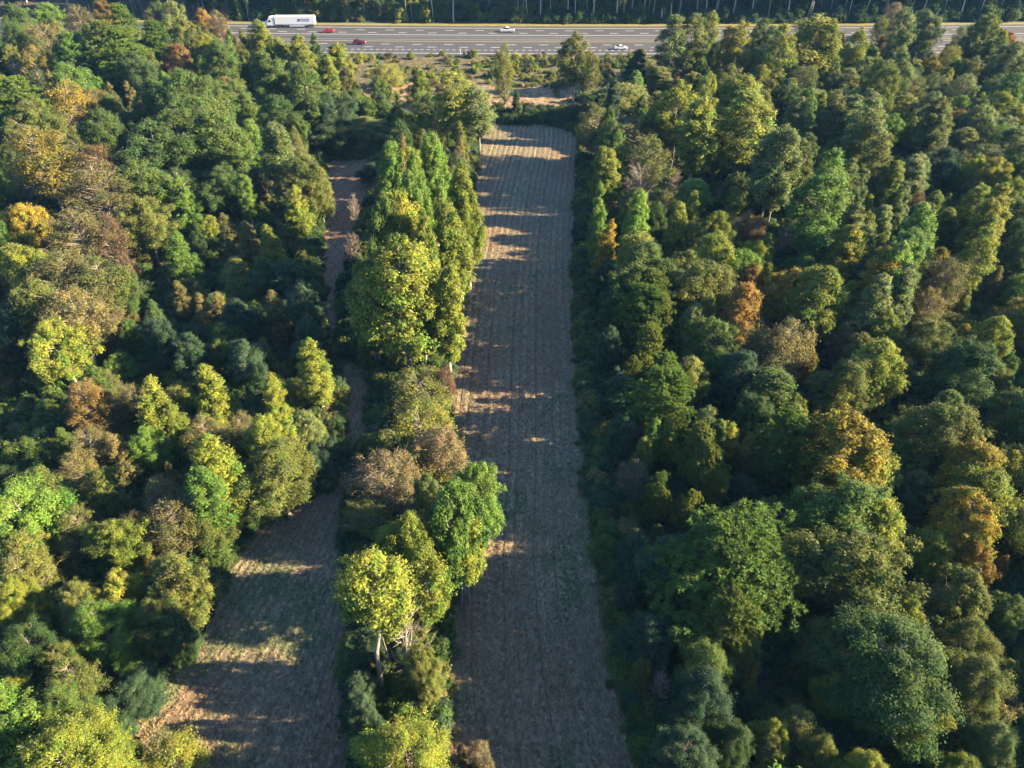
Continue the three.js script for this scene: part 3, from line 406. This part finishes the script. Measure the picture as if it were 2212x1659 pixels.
function plant(t, i) {
  const R = rng(1000 + i * 7), kind = t.kind, v = Math.floor(R() * PROTO[kind].length), pr = PROTO[kind][v], tone = Math.floor(R() * 2), key = kind + v;
  const src = CLONES.get(key); let o;
  if (src) o = src.clone(); else { o = new THREE.Group(); part('trunk', pr.wood, bark[BARK[kind]], o); if (pr.leaf) part('crown', pr.leaf, leafMat(t.code, tone), o); CLONES.set(key, o); }
  o.name = numbered(KINDNAME[kind]); o.userData = {};
  o.children.forEach((c) => { if (c.name === 'crown') c.material = leafMat(t.code, tone); });
  o.position.set(t.x, 0, t.z); o.rotation.set((R() - 0.5) * 0.1, R() * 6.283, (R() - 0.5) * 0.1); const sq = 0.88 + 0.24 * R(); o.scale.set(t.r / pr.Rad * sq, t.H / pr.H, t.r / pr.Rad / sq);
  scene.add(o); tag(o, t.label, 'tree');
}
trees.forEach(plant);

// the leaning pair of stems at the near end of the tree row
{
  const b = at(828, 1505), t = thing('leaning_tree', 'two-stemmed yellow-green tree, one stem straight, one curved and bare', 'tree', b.x, 0, b.z);
  const top = at(832, 1225, 20), dx = top.x - b.x, dz = top.z - b.z, s = new Soup(), s2 = new Soup(), R = rng(77);
  s.tube([[0, 0, 0], [0.15, 4, -0.1], [0.35, 9, -0.2], [dx * 0.7, 15, dz * 0.7], [dx, 19.5, dz]], [0.34, 0.26, 0.22, 0.14, 0.05], 8, [1, 1, 1]);
  s2.tube([[0.1, 0, 0.1], [1.2, 0.5, -0.3], [2.2, 1.7, -0.6], [2.7, 3.4, -0.9], [2.85, 6, -1.2], [3.1, 9, -1.8], [3.4, 12, -2.6]], [0.3, 0.28, 0.25, 0.21, 0.16, 0.1, 0.03], 8, [1, 1, 1]);
  for (let i = 0; i < 34; i++) { const h = 4.5 + R() * 6.5, a = R() * 6.283, L = (1.2 + 2.8 * R()) * (1.15 - h * 0.04), k0 = (h - 4.5) / 6.5, bx = 2.85 + 0.5 * k0, bz = -1.1 - 1.4 * k0, e = [bx + Math.cos(a) * L + 0.5, h + L * (0.4 + 0.8 * R()), bz + Math.sin(a) * L]; s2.tube([[bx, h, bz], [lerp(bx, e[0], 0.5) + (R() - 0.5) * 0.4, lerp(h, e[1], 0.4), lerp(bz, e[2], 0.5)], e], [0.06, 0.035, 0.012], 4, [1, 1, 1]); for (let k = 0; k < 5; k++) { const f = 0.3 + 0.65 * R(), q = [lerp(bx, e[0], f), lerp(h, e[1], f * 0.95), lerp(bz, e[2], f)]; s2.tube([q, [q[0] + (R() - 0.5) * 1.6, q[1] + R() * 1.3, q[2] + (R() - 0.5) * 1.6]], [0.022, 0.008], 3, [1, 1, 1]); } }
  part('trunk', s.geo(), bark.grey, t); part('trunk', s2.geo(), bark.grey, t);
  const c = makeTree({ ...SPEC.Q, H: 22, Rad: 3.3, base: 0.62, clumps: 110, leaves: 17000, trunk: 0.045, thin: 0.3, rise: 0.2 }, 991);
  const br = part('branches', c.wood, bark.grey, t), cr = part('crown', c.leaf, leafMat('yg', 0), t); br.position.set(dx * 0.5, 0, dz * 0.5); cr.position.copy(br.position);
}

// ---------------------------------------------------------------- masses nobody could count: forest fill, undergrowth, stubble
const M4 = new THREE.Matrix4(), Q4 = new THREE.Quaternion(), UPV = new THREE.Vector3(0, 1, 0);
function scatter(name, geo, mat, list, parent) {
  const m = new THREE.InstancedMesh(geo, mat, list.length); m.name = name; m.castShadow = m.receiveShadow = true;
  list.forEach((t, i) => { Q4.setFromAxisAngle(UPV, t.a); M4.compose(new THREE.Vector3(t.x, t.y || 0, t.z), Q4, new THREE.Vector3(t.sx, t.sy, t.sx)); m.setMatrixAt(i, M4); if (t.c) m.setColorAt(i, t.c); });
  parent.add(m); return m;
}
const tintMat = new THREE.MeshPhysicalMaterial({ name: 'leaf_mixed', vertexColors: true, roughness: 1, specularIntensity: 0.35, transmission: 0.4, thickness: 0, side: THREE.DoubleSide });
const HOLES = [[1700, 1440, 6], [270, 745, 7], [170, 800, 8], [60, 865, 9], [235, 660, 5], [340, 740, 5], [1760, 905, 3], [2080, 1130, 4], [1500, 1330, 2], [1430, 440, 3], [2150, 860, 4]].map(([x, y, r]) => [...G(x, y), r]);
const roadNear = z1 + 1.5, roadFar = roadZ(52.6) - 2;
function wooded(x, z, m) {
  const zz = z - bend(x);
  if (zz < roadNear + 3 && zz > roadFar) return false;
  for (const p of open) if (inside(p, x, z) || edgeDist(p, x, z) < m) return false;
  if (inside(BANK, x, z) || inside(FARCLEAR, x, z) || inside(LOWBELT, x, z)) return false;
  return true;
}
const visible = (x, z) => { const d = -z * cp + EYE * sp; return d > 0 && Math.abs(x) < d * 0.76 + 6 && z < -6; };
{
  const R = rng(31), fill = new THREE.Group(), buckets = {}; fill.name = 'woodland'; scene.add(fill); tag(fill, 'mixed woodland filling the gaps behind and between the single trees', null, null, 'stuff');
  const grid = new Map(), cell = (x, z) => Math.floor(x / 12) + ',' + Math.floor(z / 12);
  for (const t of trees) { const k = cell(t.x, t.z); grid.has(k) ? grid.get(k).push(t) : grid.set(k, [t]); }
  const free = (x, z, r) => { const cx = Math.floor(x / 12), cz = Math.floor(z / 12); for (let i = -1; i <= 1; i++) for (let j = -1; j <= 1; j++) for (const t of grid.get((cx + i) + ',' + (cz + j)) || []) if (Math.hypot(t.x - x, t.z - z) < (t.r + r) * 0.8) return false; return true; };
  const add = (x, z, r) => { const k = cell(x, z), t = { x, z, r }; grid.has(k) ? grid.get(k).push(t) : grid.set(k, [t]); };
  for (let n = 0; n < 9000; n++) {
    const z = -R() * 520 + 40, x = (R() - 0.5) * (R() < 0.5 ? 560 : 330), r = x > -24 && x < -3 && z > -78 && z < -14 ? 1.2 + R() * 0.8 : (z < -110 && x > 0 ? 2.3 : 1.8) + R() * 2.4;
    if (!wooded(x, z, r * 0.9) || !free(x, z, r)) continue;
    if (HOLES.some(([hx, hz, hr]) => Math.hypot(x - hx, z - hz) < hr)) continue;
    const vis = visible(x, z) && z > roadFar, beyond = z < roadFar, kinds = beyond ? (x < -62 ? ['O', 'T', 'O', 'Q'] : ['F', 'F', 'O', 'F', 'T']) : x > 0 ? ['Q', 'A', 'T', 'O', 'A', 'S', 'Q', 'T'] : ['C', 'O', 'Q', 'C', 'S', 'O'], kind = kinds[Math.floor(R() * kinds.length)];
    if (beyond && x < 4 && x > -80 && z > -352 && R() < 0.75) continue;
    const young = x < -14 && z > -150 && z < -40;
    let H = vis ? (x > 0 ? (x < edgeX(z) + 13 ? (z < -120 ? 17.5 : z > -64 && z < -26 && x > edgeX(z) + 3.5 ? 20 : z > -95 ? 15.5 : 13.5) + 3 * R() : z < -110 ? 9.5 + 4.5 * R() : 8 + 4.5 * R()) : young ? 4.5 + 3.5 * R() : 9 + 5 * R()) : x > 0 ? 7 + 3.5 * R() : 9 + 4 * R();
    if (beyond) H = 20 + 7 * R();
    const between = x > -24 && x < -3 && z > -78 && z < -14; if (between) H = 2.6 + 1.6 * R();
    add(x, z, r);
    const codes = between ? ['bg', 'dg', 'g', 'ol'] : beyond ? ['dg', 'bg', 'dg', 'g'] : vis ? (x > 0 ? (x < edgeX(z) + 14 ? ['g', 'bg', 'g', 'ol', 'ol', 'lg', 'yg'] : z < -110 ? ['g', 'pg', 'yg', 'ol', 'lg', 'pg', 'yg', 'g', 'gy'] : ['ol', 'g', 'yg', 'yg', 'ol', 'g', 'gy', 'lg']) : ['dg', 'g', 'ol', 'g', 'br', 'yg', 'lg', 'dg']) : ['g', 'ol', 'yg', 'pg', 'dg', 'br', 'gy'], c = COL[codes[Math.floor(R() * codes.length)]], f = 0.8 + 0.4 * R(), v = Math.floor(R() * PROTO[kind].length), pr = PROTO[kind][v];
    (buckets[kind + v] ??= { pr, list: [], kind }).list.push({ x, z, a: R() * 6.283, sx: r * (beyond ? 1.1 : 1) / pr.Rad, sy: H / pr.H, c: new THREE.Color(c[0] * f, c[1] * f, c[2] * f) });
  }
  for (const k in buckets) { const b = buckets[k]; scatter('trunk', b.pr.wood, bark[BARK[b.kind]], b.list.map((t) => ({ ...t, c: null })), fill); scatter('crown', b.pr.leaf, tintMat, b.list, fill); }
  let n = 0; for (const k in buckets) n += buckets[k].list.length; console.log('fill', n, 'trees', trees.length);
}
// tall pale stems along the far edge of the highway
{
  const R = rng(57), base = new THREE.Group(), pr = PROTO.F;
  const xs = [880, 935, 982, 1120, 1138, 1168, 1188, 1225, 1240, 1268, 1282, 1330, 1345, 1362, 1388, 1410, 1428, 1446, 1465, 1500, 1520, 1545, 1580, 1620, 1660, 1700, 1745, 1790, 1830, 1868, 1905, 1950, 1990, 2030, 2070, 2110, 2150, 2190];
  xs.forEach((px, i) => {
    const p = at(px, 51 - R() * 5 - (px > 1800 ? 2 : 0)), k = pr[i % pr.length], o = new THREE.Group();
    o.name = numbered('forest_tree'); part('trunk', k.wood, i % 3 ? bark.pale : bark.grey, o); part('crown', k.leaf, leafMat(i % 2 ? 'bg' : 'dg', 0), o);
    const z = Math.min(p.z, roadFar - 1 + bend(p.x));
    o.position.set(p.x, 0, z); o.rotation.set((R() - 0.5) * 0.06, R() * 6.28, (R() - 0.5) * 0.08); const s = 0.85 + 0.35 * R(); o.scale.set(s, s, s); scene.add(o);
    tag(o, 'tall bare-stemmed tree in the shaded forest wall beyond the highway', 'tree', 'tall stems of the forest wall beyond the highway');
  });
}
// undergrowth
{
  const R = rng(41), g = new THREE.Group(); g.name = 'undergrowth'; scene.add(g); tag(g, 'low shrubs and saplings under and along the woods', null, null, 'stuff');
  const lists = [[], [], []], put = (x, z, s, codes, tall = 1) => { const c = COL[codes[Math.floor(R() * codes.length)]], f = 0.75 + 0.5 * R(); lists[Math.floor(R() * 3)].push({ x, z, a: R() * 6.283, sx: s * (0.8 + 0.4 * R()), sy: s * tall * (0.7 + 0.6 * R()), c: new THREE.Color(c[0] * f, c[1] * f, c[2] * f) }); };
  for (let n = 0; n < 16000; n++) {
    const z = -R() * 285 - 8, x = (R() - 0.5) * 2 * (-z * 0.62 + 45);
    if (!wooded(x, z, 0.3)) continue;
    if (HOLES.some(([hx, hz, hr]) => Math.hypot(x - hx, z - hz) < hr)) { if (R() < 0.3) continue; }
    put(x, z, 0.45 + 0.65 * R(), ['dg', 'bg', 'dg', 'g', 'ol', 'dg', 'br']);
  }
  for (const poly of [LONG, SMALL]) for (let i = 0; i < poly.length; i++) {              // thick edge of the fields
    const [ax, az] = poly[i], [bx, bz] = poly[(i + 1) % poly.length], L = Math.hypot(bx - ax, bz - az);
    for (let k = 0; k < L * 2.2; k++) { const t = R(), o = R() * 3 - 0.2, nx = -(bz - az) / L, nz = (bx - ax) / L; let x = lerp(ax, bx, t) + nx * o, z = lerp(az, bz, t) + nz * o; if (inside(poly, x, z)) { x = lerp(ax, bx, t) - nx * o; z = lerp(az, bz, t) - nz * o; } if (inside(LONG, x, z) || inside(SMALL, x, z)) continue; put(x, z, 0.35 + 0.6 * R(), ['dg', 'bg', 'g', 'ol', 'bg']); }
  }
  for (const poly of [LONG, SMALL]) for (let i = 0; i < poly.length; i++) {              // weeds creeping out over the margins
    const [ax, az] = poly[i], [bx, bz] = poly[(i + 1) % poly.length], L = Math.hypot(bx - ax, bz - az), nx = (bz - az) / L, nz = -(bx - ax) / L;
    for (let k = 0; k < L * 2.6; k++) { const t = R(), o = 1.7 * R() * R() * (0.4 + noise(ax + t * L * 0.4, az, 15)), sg = inside(poly, lerp(ax, bx, t) + nx * 0.3, lerp(az, bz, t) + nz * 0.3) ? 1 : -1; put(lerp(ax, bx, t) + nx * o * sg, lerp(az, bz, t) + nz * o * sg, 0.1 + 0.22 * R(), ['ol', 'br', 'g', 'tn', 'dg'], 0.9); }
  }
  for (let n = 0; n < 9000; n++) { const x = (R() - 0.5) * 360, z = -R() * 130 - 190; if (!inside(BANK, x, z) && !inside(LOWBELT, x, z)) continue; if (R() < (x < -9 ? 0.8 : 0.45) && noise(x * 0.07, z * 0.1, 5) < 0.6) continue; put(x, z, 0.35 + 0.75 * R() * R(), ['ol', 'yg', 'br', 'g', 'gy', 'tn', 'dg', 'ol']); }
  for (let n = 0; n < 500; n++) { const x = (R() - 0.5) * 90, z = -R() * 90 - 180; if (!inside(CLEAR, x, z)) continue; const left = x < -9; if (R() < (left ? 0.5 : 0.85)) continue; put(x, z, left ? 0.4 + 0.6 * R() : 0.3 + 0.3 * R(), ['br', 'tn', 'ol', 'gy', 'br']); }
  for (let n = 0; n < 260; n++) { const [x, z] = G(1040 + R() * 215, 246 + R() * 22); put(x, z, 0.6 + 0.4 * R(), ['bg', 'dg', 'g']); }
  for (let n = 0; n < 600; n++) { const [x, z] = G(480 + R() * 720, 20 + R() * 29 - R() * 6); if (z > roadFar + bend(x)) continue; put(x, z, 0.7 + 1.1 * R(), ['dg', 'g', 'bg', 'ol', 'yg', 'g', 'br'], 1.2); }
  for (let n = 0; n < 700; n++) { const [x, z] = G(1150 + R() * 1100, 46 + R() * 6); if (z > roadFar + bend(x)) continue; put(x, z, 0.6 + 0.7 * R(), ['dg', 'bg', 'bg', 'dg'], 1); }
  for (let n = 0; n < 1500; n++) { const [x, z] = G(1150 + R() * 1150, 4 + R() * 44); if (z > roadFar - 1 + bend(x)) continue; put(x, z, 0.9 + 1.1 * R(), ['dg', 'bg', 'g', 'bg', 'dg'], 1.3); }
  lists.forEach((l, i) => scatter('shrub', PROTO.U[i].leaf, tintMat, l, g));
  console.log('shrubs', lists.map((l) => l.length).join());
}
// cut grass standing in the mown rows
{
  const R = rng(61), s = new Soup();
  for (let i = 0; i < 9; i++) { const a = R() * 6.283, r = 0.16 * R(), x = Math.cos(a) * r, z = Math.sin(a) * r, h = 0.1 + 0.16 * R(), lx = (R() - 0.5) * 0.22, lz = (R() - 0.5) * 0.22, b = R() * 3.14, w = 0.022, k = 0.75 + 0.5 * R(); s.tri([x + Math.cos(b) * w, 0, z + Math.sin(b) * w], [x - Math.cos(b) * w, 0, z - Math.sin(b) * w], [x + lx, h, z + lz], [k, k, k]); }
  const tuft = s.geo(), list = [];
  for (let n = 0; n < 420000 && list.length < 45000; n++) {
    const z = -R() * R() * 185 - 18, x = FX0 + R() * FW; if (!visible(x, z)) continue;
    const inL = inside(LONG, x, z); if (!inL && !inside(SMALL, x, z)) continue;
    const q = field(x, z); if (R() > 0.3 + 0.7 * q.row + 0.3 * (q.n2 - 0.5)) continue;
    const g = smooth(0.5, 0.8, q.n1 * 0.6 + q.n2 * 0.4), k = 0.7 + 0.7 * R();
    list.push({ x, y: 0.02, z, a: R() * 6.283, sx: 0.8 + 0.7 * R(), sy: 0.6 + 0.8 * R() * (0.6 + q.row), c: new THREE.Color(0.28 * k * (1 - 0.45 * g), 0.2 * k * (1 - 0.1 * g), 0.125 * k * (1 - 0.3 * g)) });
  }
  const holder = new THREE.Group(); holder.name = 'stubble'; scene.add(holder); tag(holder, 'dry cut grass stubble standing in rows on the mown fields', null, null, 'stuff');
  scatter('grass', tuft, new THREE.MeshStandardMaterial({ vertexColors: true, roughness: 1, side: THREE.DoubleSide }), list, holder);
  console.log('tufts', list.length);
}

const renderer = new THREE.WebGLRenderer({ antialias: true });
renderer.setSize(1024, 768);
renderer.shadowMap.enabled = true;
renderer.toneMapping = THREE.LinearToneMapping;
renderer.toneMappingExposure = EXPOSURE;
renderer.render(scene, camera);
